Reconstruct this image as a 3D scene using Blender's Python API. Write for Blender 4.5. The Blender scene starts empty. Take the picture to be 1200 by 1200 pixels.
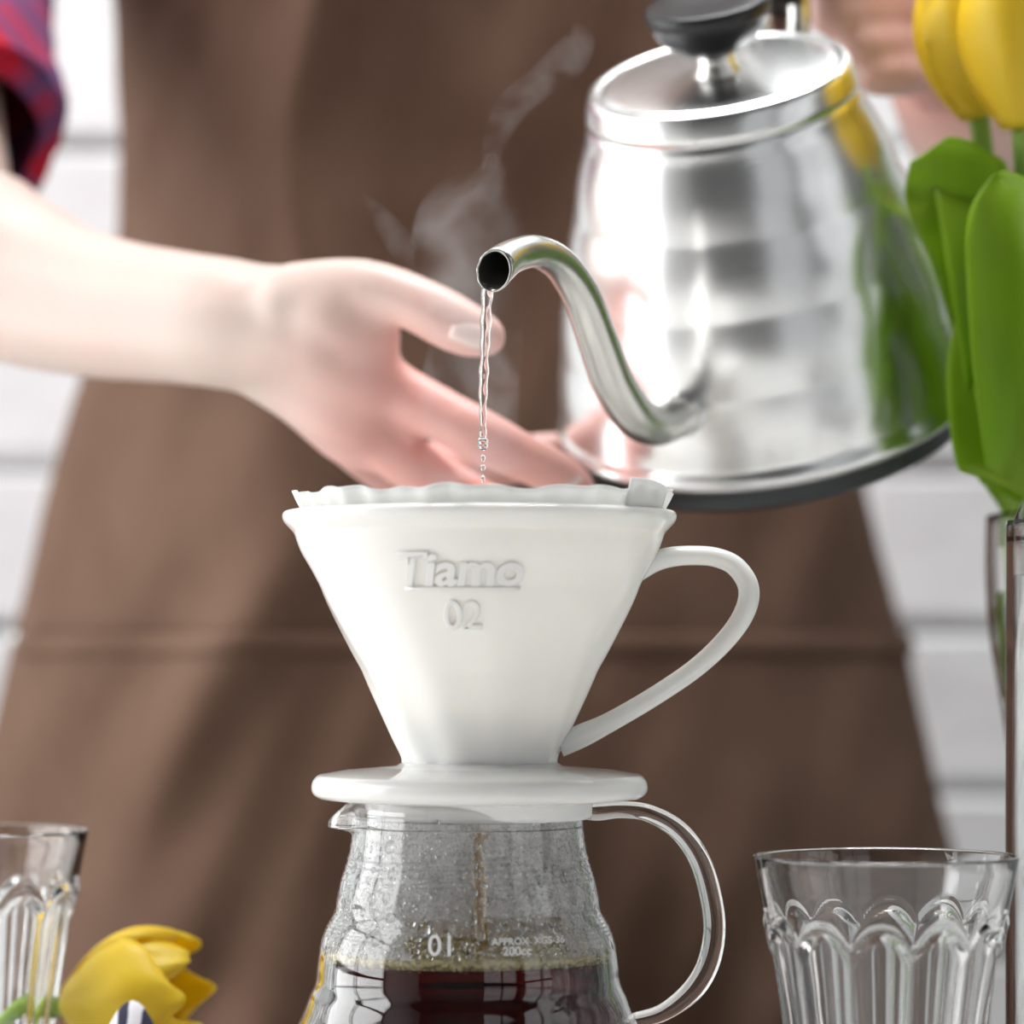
import bpy, bmesh, math, random
from mathutils import Vector, Matrix, noise
random.seed(4)
PI = math.pi
sc = bpy.context.scene
COL = sc.collection

# ---------------------------------------------------------------- camera
# units: metres; table top is z = 0; carafe stands at Y = 0, camera 1 m in front of it
CAMZ = .155
cam_d = bpy.data.cameras.new('camera'); cam = bpy.data.objects.new('camera', cam_d); COL.objects.link(cam)
cam.location = (0, -1, CAMZ); cam.rotation_euler = (PI/2, 0, 0)
cam_d.sensor_width = 36; cam_d.lens = 120; cam_d.shift_y = 160/1200
cam_d.clip_start = .05
cam_d.dof.use_dof = True; cam_d.dof.focus_distance = .995; cam_d.dof.aperture_fstop = 6.6
sc.camera = cam
# ---------------------------------------------------------------- world, lights, exposure
w = bpy.data.worlds.new('World'); sc.world = w; w.use_nodes = True
w.node_tree.nodes['Background'].inputs[0].default_value = (.93, .96, 1, 1)
w.node_tree.nodes['Background'].inputs[1].default_value = .12
def area(name, loc, rot, sx, sy, power, col=(1, 1, 1)):
    l = bpy.data.lights.new(name, 'AREA'); l.shape = 'RECTANGLE'; l.size = sx; l.size_y = sy; l.energy = power; l.color = col
    o = bpy.data.objects.new(name, l); COL.objects.link(o); o.location = loc; o.rotation_euler = rot
    return o
# daylight through the big window in the left wall and the one behind on the right
area('daylight_left', (-1.46, .08, .50), (0, -PI/2, 0), 2.1, 1.44, 36, (.99, 1, 1))
area('daylight_front', (.95, -1.96, .50), (PI/2, 0, 0), 1.1, 2.0, 2.8, (.97, .98, 1))
area('fill_right', (1.56, -.95, .50), (0, PI/2, 0), 2.0, 1.3, 5.5, (.97, .99, 1))  # added fill, brightens the right side of the kettle and its reflections
# added overhead fill, out of view, brightening table and foreground
area('overhead_fill', (.0, .25, 1.70), (0, 0, 0), 1.1, .3, 26, (1, 1, 1))
# added unseen fill that lightens the brick wall on the right
area('wall_fill', (.55, .76, 1.70), (math.radians(12), 0, 0), 1.6, .08, 5, (.93, .99, 1))
sc.view_settings.view_transform = 'Standard'; sc.view_settings.look = 'None'
sc.view_settings.gamma = 1; sc.view_settings.use_curve_mapping = False
sc.view_settings.exposure = .27
cy = sc.cycles
cy.use_denoising = True
cy.max_bounces = 20; cy.transmission_bounces = 16; cy.glossy_bounces = 6; cy.diffuse_bounces = 4; cy.volume_bounces = 1
cy.transparent_max_bounces = 24; cy.sample_clamp_indirect = 6; cy.blur_glossy = .3
cy.volume_step_rate = 1.0

# ---------------------------------------------------------------- helpers
def P(px, py, Y):
    s = (1 + Y)*.00025
    return Vector(((px-600)*s, Y, CAMZ-(py-760)*s))

def mat(name, col=(.8, .8, .8), rough=.5, metal=0, trans=0, ior=1.45, **kw):
    m = bpy.data.materials.new(name); m.use_nodes = True
    b = m.node_tree.nodes['Principled BSDF']
    b.inputs['Base Color'].default_value = (*col, 1); b.inputs['Roughness'].default_value = rough
    b.inputs['Metallic'].default_value = metal; b.inputs['Transmission Weight'].default_value = trans
    b.inputs['IOR'].default_value = ior
    for k, v in kw.items():
        b.inputs[k.replace('_', ' ')].default_value = v
    return m
def nodes(m): return m.node_tree.nodes, m.node_tree.links, m.node_tree.nodes['Principled BSDF']
def add_noise(m, scale, c1, c2, detail=4, stretch=(1, 1, 1), bump=0, bump_scale=None, lo=.35, hi=.65):
    n, l, b = nodes(m)
    tc = n.new('ShaderNodeTexCoord'); mp = n.new('ShaderNodeMapping'); mp.inputs['Scale'].default_value = stretch
    nz = n.new('ShaderNodeTexNoise'); nz.inputs['Scale'].default_value = scale; nz.inputs['Detail'].default_value = detail
    rp = n.new('ShaderNodeValToRGB'); rp.color_ramp.elements[0].color = (*c1, 1); rp.color_ramp.elements[1].color = (*c2, 1)
    rp.color_ramp.elements[0].position = lo; rp.color_ramp.elements[1].position = hi
    l.new(tc.outputs['Object'], mp.inputs[0]); l.new(mp.outputs[0], nz.inputs['Vector'])
    l.new(nz.outputs[0], rp.inputs[0]); l.new(rp.outputs[0], b.inputs['Base Color'])
    if bump:
        nb = n.new('ShaderNodeTexNoise'); nb.inputs['Scale'].default_value = bump_scale or scale; nb.inputs['Detail'].default_value = 5
        l.new(mp.outputs[0], nb.inputs['Vector'])
        bp = n.new('ShaderNodeBump'); bp.inputs['Strength'].default_value = bump; bp.inputs['Distance'].default_value = .002
        l.new(nb.outputs[0], bp.inputs['Height']); l.new(bp.outputs[0], b.inputs['Normal'])
    return m

M = {}
M['wall'] = add_noise(mat('white_painted_brick', rough=.6), 9, (.78, .81, .805), (.85, .88, .875), bump=.5, bump_scale=60)
M['mortar'] = mat('painted_mortar', (.50, .50, .50), .8)
M['plaster'] = add_noise(mat('white_plaster', rough=.8), 4, (.78, .77, .76), (.84, .83, .82))
M['grey'] = add_noise(mat('grey_plaster', rough=.8), 4, (.08, .08, .08), (.11, .11, .11))
M['floor'] = add_noise(mat('wooden_floor', rough=.5), 6, (.10, .085, .07), (.14, .12, .10), stretch=(1, 8, 1))
M['table'] = add_noise(mat('white_table', rough=.35), 5, (.68, .67, .65), (.75, .74, .72), stretch=(1, 6, 1))
M['frame'] = mat('dark_window_frame', (.05, .045, .04), .5)
m = mat('brown_canvas', rough=.95); m.node_tree.nodes['Principled BSDF'].inputs['Specular IOR Level'].default_value = .15
M['apron'] = add_noise(m, 22, (.160, .094, .066), (.185, .112, .080), bump=.3, bump_scale=700)
M['denim'] = add_noise(mat('dark_denim', rough=.9), 80, (.02, .03, .06), (.03, .045, .09))
M['shoe'] = mat('black_leather', (.02, .02, .02), .4)
M['hair'] = add_noise(mat('brown_hair', rough=.5), 60, (.05, .025, .012), (.10, .05, .025), stretch=(1, 1, .1))
M['eye'] = mat('eye_white', (.8, .8, .78), .2)
M['nail'] = mat('fingernail', (.86, .66, .62), .18)
M['black'] = mat('black_plastic', (.016, .016, .018), .32)
M['band'] = mat('dark_base_steel', (.10, .105, .11), .38, 1)
M['glass'] = mat('clear_glass', (1, 1, 1), 0, 0, 1, 1.5)
M['water'] = mat('water', (1, 1, 1), 0, 0, 1, 1.33)
M['print'] = mat('white_print', (.85, .85, .85), .5)
M['porcelain'] = mat('white_porcelain', (.90, .89, .865), .06, ior=1.5)
b = M['porcelain'].node_tree.nodes['Principled BSDF']
b.inputs['Subsurface Weight'].default_value = .55; b.inputs['Subsurface Radius'].default_value = (1, .9, .75); b.inputs['Subsurface Scale'].default_value = .006
M['relief'] = mat('white_porcelain_relief', (.93, .92, .895), .10)
M['steel'] = mat('brushed_steel', (.86, .86, .86), .2, 1)
n, l, b = nodes(M['steel'])
tc = n.new('ShaderNodeTexCoord'); mp = n.new('ShaderNodeMapping'); mp.inputs['Scale'].default_value = (25, 25, 700)
nz = n.new('ShaderNodeTexNoise'); nz.inputs['Scale'].default_value = 1; nz.inputs['Detail'].default_value = 3
mr = n.new('ShaderNodeMapRange'); mr.inputs['To Min'].default_value = .23; mr.inputs['To Max'].default_value = .29
l.new(tc.outputs['Object'], mp.inputs[0]); l.new(mp.outputs[0], nz.inputs['Vector']); l.new(nz.outputs[0], mr.inputs['Value']); l.new(mr.outputs[0], b.inputs['Roughness'])
M['spout'] = mat('polished_steel', (.76, .75, .71), .27, 1)

# skin: pale forearm, pinker towards fingers (two centres)
m = mat('skin', (.8, .6, .5), .42); M['skin'] = m
n, l, b = nodes(m)
b.inputs['Subsurface Weight'].default_value = .25; b.inputs['Subsurface Radius'].default_value = (1, .35, .2); b.inputs['Subsurface Scale'].default_value = .006
geo = n.new('ShaderNodeNewGeometry')
def dist_ramp(c, r0, r1):
    d = n.new('ShaderNodeVectorMath'); d.operation = 'DISTANCE'; d.inputs[1].default_value = c
    l.new(geo.outputs['Position'], d.inputs[0])
    r = n.new('ShaderNodeMapRange'); r.interpolation_type = 'SMOOTHSTEP'
    r.inputs['From Min'].default_value = r0; r.inputs['From Max'].default_value = r1; r.inputs['To Min'].default_value = 1; r.inputs['To Max'].default_value = 0
    l.new(d.outputs['Value'], r.inputs['Value']); return r
fa = dist_ramp(P(570, 530, .14), .03, .085); fb = dist_ramp(P(1040, 20, .26), .04, .10); fc = dist_ramp(P(470, 395, .135), .004, .022)
ad = n.new('ShaderNodeMath'); ad.operation = 'MAXIMUM'; l.new(fa.outputs[0], ad.inputs[0]); l.new(fb.outputs[0], ad.inputs[1])
ad2 = n.new('ShaderNodeMath'); ad2.operation = 'MAXIMUM'; l.new(ad.outputs[0], ad2.inputs[0]); l.new(fc.outputs[0], ad2.inputs[1])
nz = n.new('ShaderNodeTexNoise'); nz.inputs['Scale'].default_value = 38; nz.inputs['Detail'].default_value = 3
l.new(geo.outputs['Position'], nz.inputs['Vector'])
mm = n.new('ShaderNodeMath'); mm.operation = 'MULTIPLY_ADD'; mm.inputs[1].default_value = .5; mm.inputs[2].default_value = -.2
l.new(nz.outputs[0], mm.inputs[0])
a3 = n.new('ShaderNodeMath'); a3.operation = 'ADD'; a3.use_clamp = True; l.new(ad2.outputs[0], a3.inputs[0]); l.new(mm.outputs[0], a3.inputs[1])
mx = n.new('ShaderNodeMix'); mx.data_type = 'RGBA'; mx.inputs[6].default_value = (.70, .555, .495, 1); mx.inputs[7].default_value = (.84, .45, .40, 1)
l.new(a3.outputs[0], mx.inputs[0]); l.new(mx.outputs[2], b.inputs['Base Color'])

# filter paper and petals/leaves let light through
def thin(name, col, tcol, rough=.6, fac=.4, gloss=.2, **nk):
    m = mat(name, col, rough); n, l, b = nodes(m)
    b.inputs['Specular IOR Level'].default_value = gloss
    tr = n.new('ShaderNodeBsdfTranslucent'); tr.inputs[0].default_value = (*tcol, 1)
    mx = n.new('ShaderNodeMixShader'); mx.inputs[0].default_value = fac
    l.new(b.outputs[0], mx.inputs[1]); l.new(tr.outputs[0], mx.inputs[2]); l.new(mx.outputs[0], n['Material Output'].inputs[0])
    return m
M['paper'] = thin('filter_paper', (.90, .90, .89), (.9, .9, .88), .9, .4)
M['petal'] = add_noise(thin('yellow_petal', (.90, .62, .02), (1, .80, .03), .4, .45, .4), 26, (.97, .70, .01), (.98, .82, .10), stretch=(1, 1, .25))
M['leaf'] = add_noise(thin('tulip_leaf', (.15, .34, .03), (.50, .75, .03), .38, .42, .4), 30, (.21, .38, .014), (.38, .55, .04), stretch=(1, 1, .15))
M['stem'] = add_noise(thin('tulip_stem', (.3, .5, .08), (.4, .6, .1), .45, .2), 40, (.24, .42, .06), (.38, .55, .14))
# plaid
m = mat('plaid_flannel', (.5, .02, .05), .9); M['plaid'] = m; n, l, b = nodes(m)
tc = n.new('ShaderNodeTexCoord'); mp = n.new('ShaderNodeMapping'); mp.inputs['Rotation'].default_value = (0, math.radians(38), 0)
sep = n.new('ShaderNodeSeparateXYZ'); l.new(tc.outputs['Object'], mp.inputs[0]); l.new(mp.outputs[0], sep.inputs[0])
cur = None
for ax, ph in ((0, .2), (2, .55)):
    a = n.new('ShaderNodeMath'); a.operation = 'MULTIPLY_ADD'; a.inputs[1].default_value = 2*PI/.052; a.inputs[2].default_value = ph*6; l.new(sep.outputs[ax], a.inputs[0])
    s = n.new('ShaderNodeMath'); s.operation = 'SINE'; l.new(a.outputs[0], s.inputs[0])
    g = n.new('ShaderNodeMath'); g.operation = 'GREATER_THAN'; g.inputs[1].default_value = .05; l.new(s.outputs[0], g.inputs[0])
    a2 = n.new('ShaderNodeMath'); a2.operation = 'MULTIPLY'; a2.inputs[1].default_value = 2*PI/.013; l.new(sep.outputs[ax], a2.inputs[0])
    s2 = n.new('ShaderNodeMath'); s2.operation = 'SINE'; l.new(a2.outputs[0], s2.inputs[0])
    h = n.new('ShaderNodeMath'); h.operation = 'MULTIPLY_ADD'; h.inputs[1].default_value = .25; h.inputs[2].default_value = .6; l.new(s2.outputs[0], h.inputs[0])
    k = n.new('ShaderNodeMath'); k.operation = 'MULTIPLY'; l.new(g.outputs[0], k.inputs[0]); l.new(h.outputs[0], k.inputs[1])
    mx = n.new('ShaderNodeMix'); mx.data_type = 'RGBA'; l.new(k.outputs[0], mx.inputs[0])
    if cur: l.new(cur, mx.inputs[6])
    else: mx.inputs[6].default_value = (.55, .010, .04, 1)
    mx.inputs[7].default_value = (.10, .07, .20, 1); cur = mx.outputs[2]
l.new(cur, b.inputs['Base Color'])
# napkin stripes
m = mat('striped_linen', (.8, .8, .8), .9); M['napkin'] = m; n, l, b = nodes(m)
tc = n.new('ShaderNodeTexCoord'); wv = n.new('ShaderNodeTexWave'); wv.inputs['Scale'].default_value = 42; wv.inputs['Distortion'].default_value = 1.5; wv.inputs['Detail'].default_value = 3
rp = n.new('ShaderNodeValToRGB'); rp.color_ramp.elements[0].color = (.03, .03, .06, 1); rp.color_ramp.elements[1].color = (.75, .74, .78, 1)
rp.color_ramp.elements[0].position = .30; rp.color_ramp.elements[1].position = .5
l.new(tc.outputs['Object'], wv.inputs['Vector']); l.new(wv.outputs[0], rp.inputs[0]); l.new(rp.outputs[0], b.inputs['Base Color'])
# coffee with absorption
def absorb(name, col, density, ior=1.34, surf=(1, 1, 1)):
    m = mat(name, surf, 0, 0, 1, ior); n, l, b = nodes(m)
    v = n.new('ShaderNodeVolumeAbsorption'); v.inputs[0].default_value = (*col, 1); v.inputs[1].default_value = density
    l.new(v.outputs[0], n['Material Output'].inputs['Volume']); return m
M['coffee'] = absorb('brewed_coffee', (.84, .12, .015), 250)
M['drip'] = absorb('coffee_drip', (.97, .64, .10), 190)
M['foam'] = mat('amber_bubble_film', (1, .90, .56), .05, 0, .55, 1.35)
M['water_v'] = absorb('vase_water', (.75, .92, .78), 6, 1.33)
# fogged glass film
m = bpy.data.materials.new('condensation_film'); m.use_nodes = True; M['fog'] = m; n = m.node_tree.nodes; l = m.node_tree.links; n.clear()
out = n.new('ShaderNodeOutputMaterial'); tr = n.new('ShaderNodeBsdfTransparent'); df = n.new('ShaderNodeBsdfDiffuse'); tl = n.new('ShaderNodeBsdfTranslucent')
df.inputs[0].default_value = (.95, .95, .96, 1); tl.inputs[0].default_value = (.95, .95, .96, 1)
m1 = n.new('ShaderNodeMixShader'); m1.inputs[0].default_value = .3; l.new(df.outputs[0], m1.inputs[1]); l.new(tl.outputs[0], m1.inputs[2])
m2 = n.new('ShaderNodeMixShader'); l.new(tr.outputs[0], m2.inputs[1]); l.new(m1.outputs[0], m2.inputs[2]); l.new(m2.outputs[0], out.inputs[0])
tc = n.new('ShaderNodeTexCoord'); nz = n.new('ShaderNodeTexNoise'); nz.inputs['Scale'].default_value = 60; nz.inputs['Detail'].default_value = 4
vo = n.new('ShaderNodeTexVoronoi'); vo.inputs['Scale'].default_value = 900
r1 = n.new('ShaderNodeMapRange'); r1.inputs['From Min'].default_value = .42; r1.inputs['From Max'].default_value = .62; r1.inputs['To Min'].default_value = .42; r1.inputs['To Max'].default_value = 1.0
l.new(tc.outputs['Object'], nz.inputs['Vector']); l.new(tc.outputs['Object'], vo.inputs['Vector']); l.new(nz.outputs[0], r1.inputs['Value'])
r2 = n.new('ShaderNodeMapRange'); r2.inputs['From Min'].default_value = .2; r2.inputs['From Max'].default_value = .6; r2.inputs['To Min'].default_value = .7; r2.inputs['To Max'].default_value = 1.2
l.new(vo.outputs['Distance'], r2.inputs['Value'])
mu = n.new('ShaderNodeMath'); mu.operation = 'MULTIPLY'; l.new(r1.outputs[0], mu.inputs[0]); l.new(r2.outputs[0], mu.inputs[1]); l.new(mu.outputs[0], m2.inputs[0])

def tag(o, label=None, cat=None, group=None, kind=None):
    for k, v in (('label', label), ('category', cat), ('group', group), ('kind', kind)):
        if v: o[k] = v
    return o
def thing(name, label, cat, mtx=None, group=None):
    o = bpy.data.objects.new(name, None); COL.objects.link(o); o.empty_display_size = .02
    o.matrix_basis = mtx if mtx is not None else Matrix()
    return tag(o, label, cat, group)
def root_m(p):
    while p.parent: p = p.parent
    return p.matrix_basis.copy()
def obj(name, bm, m, parent=None, smooth=True, world=True, kind=None, label=None, origin=None):
    """one mesh object; geometry given in world coordinates is brought into the thing's own frame"""
    if parent is not None and world: bm.transform(root_m(parent).inverted())
    if parent is None and origin is not None: bm.transform(Matrix.Translation(-Vector(origin)))
    me = bpy.data.meshes.new(name)
    bmesh.ops.recalc_face_normals(bm, faces=bm.faces[:])
    bm.to_mesh(me); bm.free()
    for f in me.polygons: f.use_smooth = smooth
    me.materials.append(m)
    o = bpy.data.objects.new(name, me); COL.objects.link(o)
    if parent is not None: o.parent = parent
    elif origin is not None: o.location = origin
    if kind: o['kind'] = kind
    if label: o['label'] = label
    return o
def at(x, y, z): return Matrix.Translation((x, y, z))
def box(bm, x0, x1, y0, y1, z0, z1, bevel=0):
    r = bmesh.ops.create_cube(bm, size=1, matrix=Matrix.Translation(((x0+x1)/2, (y0+y1)/2, (z0+z1)/2)) @ Matrix.Diagonal((x1-x0, y1-y0, z1-z0, 1)))
    if bevel:
        es = list({e for v in r['verts'] for e in v.link_edges})
        bmesh.ops.bevel(bm, geom=es, offset=bevel, segments=2, affect='EDGES', profile=.6)
    return bm
def lathe(bm, prof, seg=96, mtx=Matrix(), fn=None, closed=False):
    """prof: list of (r, z). fn(theta, r, z, i) -> (r, z)"""
    rings = []
    for i, (r, z) in enumerate(prof):
        if r < 1e-6: rings.append([bm.verts.new(mtx @ Vector((0, 0, z)))]); continue
        ring = []
        for k in range(seg):
            t = 2*PI*k/seg; rr, zz = fn(t, r, z, i) if fn else (r, z)
            ring.append(bm.verts.new(mtx @ Vector((rr*math.cos(t), rr*math.sin(t), zz))))
        rings.append(ring)
    pairs = list(zip(rings, rings[1:]))
    if closed: pairs.append((rings[-1], rings[0]))
    for a, b in pairs:
        for k in range(seg):
            k2 = (k+1) % seg
            if len(a) == 1 and len(b) == 1: break
            if len(a) == 1: bm.faces.new((a[0], b[k2], b[k]))
            elif len(b) == 1: bm.faces.new((a[k], a[k2], b[0]))
            else: bm.faces.new((a[k], a[k2], b[k2], b[k]))
    return bm
def cat(pts, n=8):
    """catmull-rom through points (tuples of any length)"""
    pts = [tuple(p) for p in pts]; q = [pts[0]] + pts + [pts[-1]]; out = []
    for i in range(1, len(q)-2):
        for j in range(n):
            t = j/n; out.append(tuple(.5*((2*b)+(-a+c)*t+(2*a-5*b+4*c-d)*t*t+(-a+3*b-3*c+d)*t**3) for a, b, c, d in zip(q[i-1], q[i], q[i+1], q[i+2])))
    out.append(pts[-1]); return out
def tube(bm, pts, seg=20, caps=True, flat=1.0, up=None):
    """pts: (x,y,z,r)"""
    V = [Vector(p[:3]) for p in pts]; R = [p[3] for p in pts]; rings = []; nrm = None
    for i, v in enumerate(V):
        t = (V[min(i+1, len(V)-1)]-V[max(i-1, 0)]).normalized()
        if nrm is None:
            a = up or (Vector((0, 0, 1)) if abs(t.z) < .9 else Vector((1, 0, 0)))
            nrm = (a - t*a.dot(t)).normalized()
        else: nrm = (nrm - t*nrm.dot(t)).normalized()
        bn = t.cross(nrm)
        rings.append([bm.verts.new(v + (nrm*math.cos(2*PI*k/seg)*flat + bn*math.sin(2*PI*k/seg))*R[i]) for k in range(seg)])
    for a, b in zip(rings, rings[1:]):
        for k in range(seg): bm.faces.new((a[k], a[(k+1) % seg], b[(k+1) % seg], b[k]))
    if caps: bm.faces.new(rings[0][::-1]); bm.faces.new(rings[-1])
    return bm
def ball(bm, c, r, sub=2, scale=(1, 1, 1), rot=None):
    m = Matrix.Translation(c) @ (rot.to_4x4() if rot else Matrix()) @ Matrix.Diagonal((*scale, 1))
    bmesh.ops.create_icosphere(bm, subdivisions=sub, radius=r, matrix=m)
def chain(bm, pts, n=6, sub=3, step=.22):
    """fleshy limb: overlapping spheres along a smooth path (x,y,z,r); fused later by a voxel remesh"""
    p = cat(pts, 24); last = None
    for q in p:
        v = Vector(q[:3])
        if last is None or (v-last).length > q[3]*step: ball(bm, v, q[3], sub); last = v
    ball(bm, Vector(p[-1][:3]), p[-1][3], sub)
def grid(bm, fn, nu, nv, close_u=False):
    g = [[bm.verts.new(fn(u/nu, v/nv)) for v in range(nv+1)] for u in range(nu if close_u else nu+1)]
    for i in range(nu):
        a = g[i]; b = g[(i+1) % len(g)]
        for j in range(nv): bm.faces.new((a[j], b[j], b[j+1], a[j+1]))
    return g
def interp(tab, x):
    if x <= tab[0][0]: return tab[0][1]
    for (a, b), (c, d) in zip(tab, tab[1:]):
        if x <= c:
            t = (x-a)/(c-a); return b+(d-b)*t
    return tab[-1][1]
def sm(a, b, x):
    t = max(0, min(1, (x-a)/(b-a))); return t*t*(3-2*t)
def solidify(o, th, off=-1):
    s = o.modifiers.new('solid', 'SOLIDIFY'); s.thickness = th; s.offset = off; return s
def subsurf(o, lv=1):
    s = o.modifiers.new('sub', 'SUBSURF'); s.levels = lv; s.render_levels = lv

# ---------------------------------------------------------------- room
XL, XR, YF, YB, ZF, ZC = -1.5, 1.6, -2.0, .88, -.74, 1.75
def struct(name, bm, m, **k):
    o = obj(name, bm, m, None, smooth=False); o['kind'] = 'structure'; return o
struct('floor', box(bmesh.new(), XL-.1, XR+.1, YF-.1, YB+.1, ZF-.05, ZF), M['floor'])
struct('ceiling', box(bmesh.new(), XL-.1, XR+.1, YF-.1, YB+.1, ZC, ZC+.05), M['grey'])
wb = struct('wall_back', box(bmesh.new(), XL, XR, YB, YB+.08, ZF, ZC), M['mortar'])
# painted bricks, proud of the mortar; courses where the joints show
CH, BL, JT = .0885, .262, .010
variants = []
for k in range(6):
    bm = bmesh.new(); random.seed(50+k)
    box(bm, -(BL-JT)/2, (BL-JT)/2, -.007, .012, -(CH-JT)/2, (CH-JT)/2)
    bmesh.ops.subdivide_edges(bm, edges=bm.edges[:], cuts=1, use_grid_fill=True)
    for v in bm.verts:
        v.co += Vector((random.uniform(-1, 1)*.003, random.uniform(-.0015, .001), random.uniform(-1, 1)*.0025))
    bmesh.ops.bevel(bm, geom=[e for e in bm.edges if e.calc_face_angle(0) > .8], offset=.003, segments=1, affect='EDGES')
    me = bpy.data.meshes.new('brick'); bm.to_mesh(me); bm.free(); me.materials.append(M['wall']); variants.append(me)
s_w = (1+YB)*.00025
z_joint = CAMZ-(737-760)*s_w
random.seed(9)
for r in range(-8, 14):
    zc = z_joint + (r+.5)*CH
    if zc < ZF+.05 or zc > ZC-.05: continue
    for c in range(-5, 6):
        x = c*BL + (BL/2 if r % 2 else 0) + .06
        if x-BL/2 < XL or x+BL/2 > XR: continue
        o = bpy.data.objects.new('brick', random.choice(variants)); COL.objects.link(o); o.parent = wb
        o.location = (x, YB-.003+random.uniform(-.002, .002), zc)
        o.rotation_euler = (random.uniform(-.01, .01), random.uniform(-.006, .006), PI if random.random() < .5 else 0)
def wall_with_hole(name, axis, pos, a0, a1, h0, h1, z0, z1, m, th=.08):
    bm = bmesh.new()
    for (p, q, r, s) in ((a0, h0, ZF, ZC), (h1, a1, ZF, ZC), (h0, h1, ZF, z0), (h0, h1, z1, ZC)):
        if axis == 'x': box(bm, pos-th, pos, p, q, r, s)
        else: box(bm, p, q, pos-th, pos, r, s)
    struct(name, bm, m)
wall_with_hole('wall_left', 'x', XL, YF, YB, -.66, .82, -.58, 1.55, M['plaster'])
wall_with_hole('wall_right', 'x', XR+.08, YF, YB, -1.62, -.28, -.52, 1.52, M['grey'])
wall_with_hole('wall_front', 'y', YF, XL, XR, .38, 1.5, -.52, 1.5, M['grey'])
def window(name, axis, pos, a0, a1, z0, z1, na, nz):
    bm = bmesh.new(); t = .022
    def bar(p, q, r, s):
        if axis == 'x': box(bm, pos-.02, pos+.02, p, q, r, s)
        else: box(bm, p, q, pos-.02, pos+.02, r, s)
    for i in range(na+1):
        a = a0+(a1-a0)*i/na; bar(a-t, a+t, z0, z1)
    for i in range(nz+1):
        z = z0+(z1-z0)*i/nz; bar(a0, a1, z-t, z+t)
    struct(name, bm, M['frame'])
window('window_1', 'x', XL+.075, -.64, .80, -.56, 1.53, 2, 3)
window('window_2', 'y', YF+.08, .40, 1.48, -.5, 1.48, 2, 3)

window('fill_right_frame', 'x', XR-.075, -1.60, -.30, -.5, 1.5, 2, 3)  # invented frame around the added fill on the right
# ---------------------------------------------------------------- table
t = thing('table', 'white wooden table carrying the carafe, glasses, bottle and flowers', 'table', at(0, 0, 0))
obj('tabletop', box(bmesh.new(), -.75, .75, -.60, .24, -.028, 0, .004), M['table'], t, smooth=False)
for sx in (-1, 1):
    for y in (-.54, .18):
        obj('leg', box(bmesh.new(), sx*.69-.025, sx*.69+.025, y-.025, y+.025, ZF, -.028, .002), M['table'], t, smooth=False)
for y in (-.55, .19): obj('rail', box(bmesh.new(), -.66, .66, y-.01, y+.01, -.10, -.028), M['table'], t, smooth=False)

# ---------------------------------------------------------------- carafe
S = .00025
def zpx(y): return CAMZ-(y-760)*S
CX = (548.5-600)*S
cprof = [(130, 938), (133, 944), (134.2, 950), (134.5, 955), (135, 960), (135.4, 964), (135.7, 968), (136, 972), (140, 1000), (149, 1030), (153.5, 1050), (156, 1066), (166, 1085), (173, 1105), (177, 1130), (179, 1150),
         (186, 1166), (193, 1185), (202, 1204), (214, 1230), (219, 1250), (222, 1270), (228, 1295), (226, 1325), (216, 1350), (198, 1368), (170, 1378), (100, 1380)]
cp = [(r*S, zpx(y)) for r, y in cat(cprof, 4)]
TH = .0016
inner = []
for i, (r, z) in enumerate(cp):
    a = cp[max(i-1, 0)]; b = cp[min(i+1, len(cp)-1)]; d = Vector((b[0]-a[0], b[1]-a[1])).normalized()
    inner.append((r+d.y*TH if True else r, z-d.x*TH))
inner = [(r, max(z, .0022)) for r, z in inner]
def spout_fn(t, r, z, i):
    w_ = math.exp(-((t-PI)/.20)**2); k = sm(zpx(976), zpx(967), z)*(1-.62*sm(zpx(962), zpx(938), z))
    return r+.0072*w_*k, z-.0004*w_*k
prof = [(0, .0016)] + [(r, z) for r, z in reversed(cp)] + [(cp[0][0]-.0008, cp[0][1]+.0006)] + inner + [(0, .0024)]
car = thing('glass_carafe', 'ribbed clear glass coffee carafe half full of coffee under the white dripper', 'carafe', at(CX, 0, 0))
TC = at(CX, 0, 0)
obj('glass_body', lathe(bmesh.new(), prof, 128, TC, spout_fn), M['glass'], car)
hp = [(681, 951, 9), (700, 951, 11.5), (728, 949, 10.5), (760, 953, 11), (795, 973, 12.5), (820, 1008, 13.5), (834, 1056, 14), (837, 1095, 14), (829, 1132, 14), (810, 1162, 13.5), (778, 1186, 11), (748, 1195, 10), (736, 1196, 9)]
obj('handle', tube(bmesh.new(), [(*P(x, y, 0), r*S) for x, y, r in cat(hp, 6)], 24, flat=.95), M['glass'], car)
def r_in(z):
    best = min(inner, key=lambda p: abs(p[1]-z)); return best[0]
def r_out(z):
    for (r0, z0), (r1, z1) in zip(cp, cp[1:]):
        if z1 <= z <= z0: return r0+(r1-r0)*(z0-z)/max(z0-z1, 1e-9)
    return cp[0][0]
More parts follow.
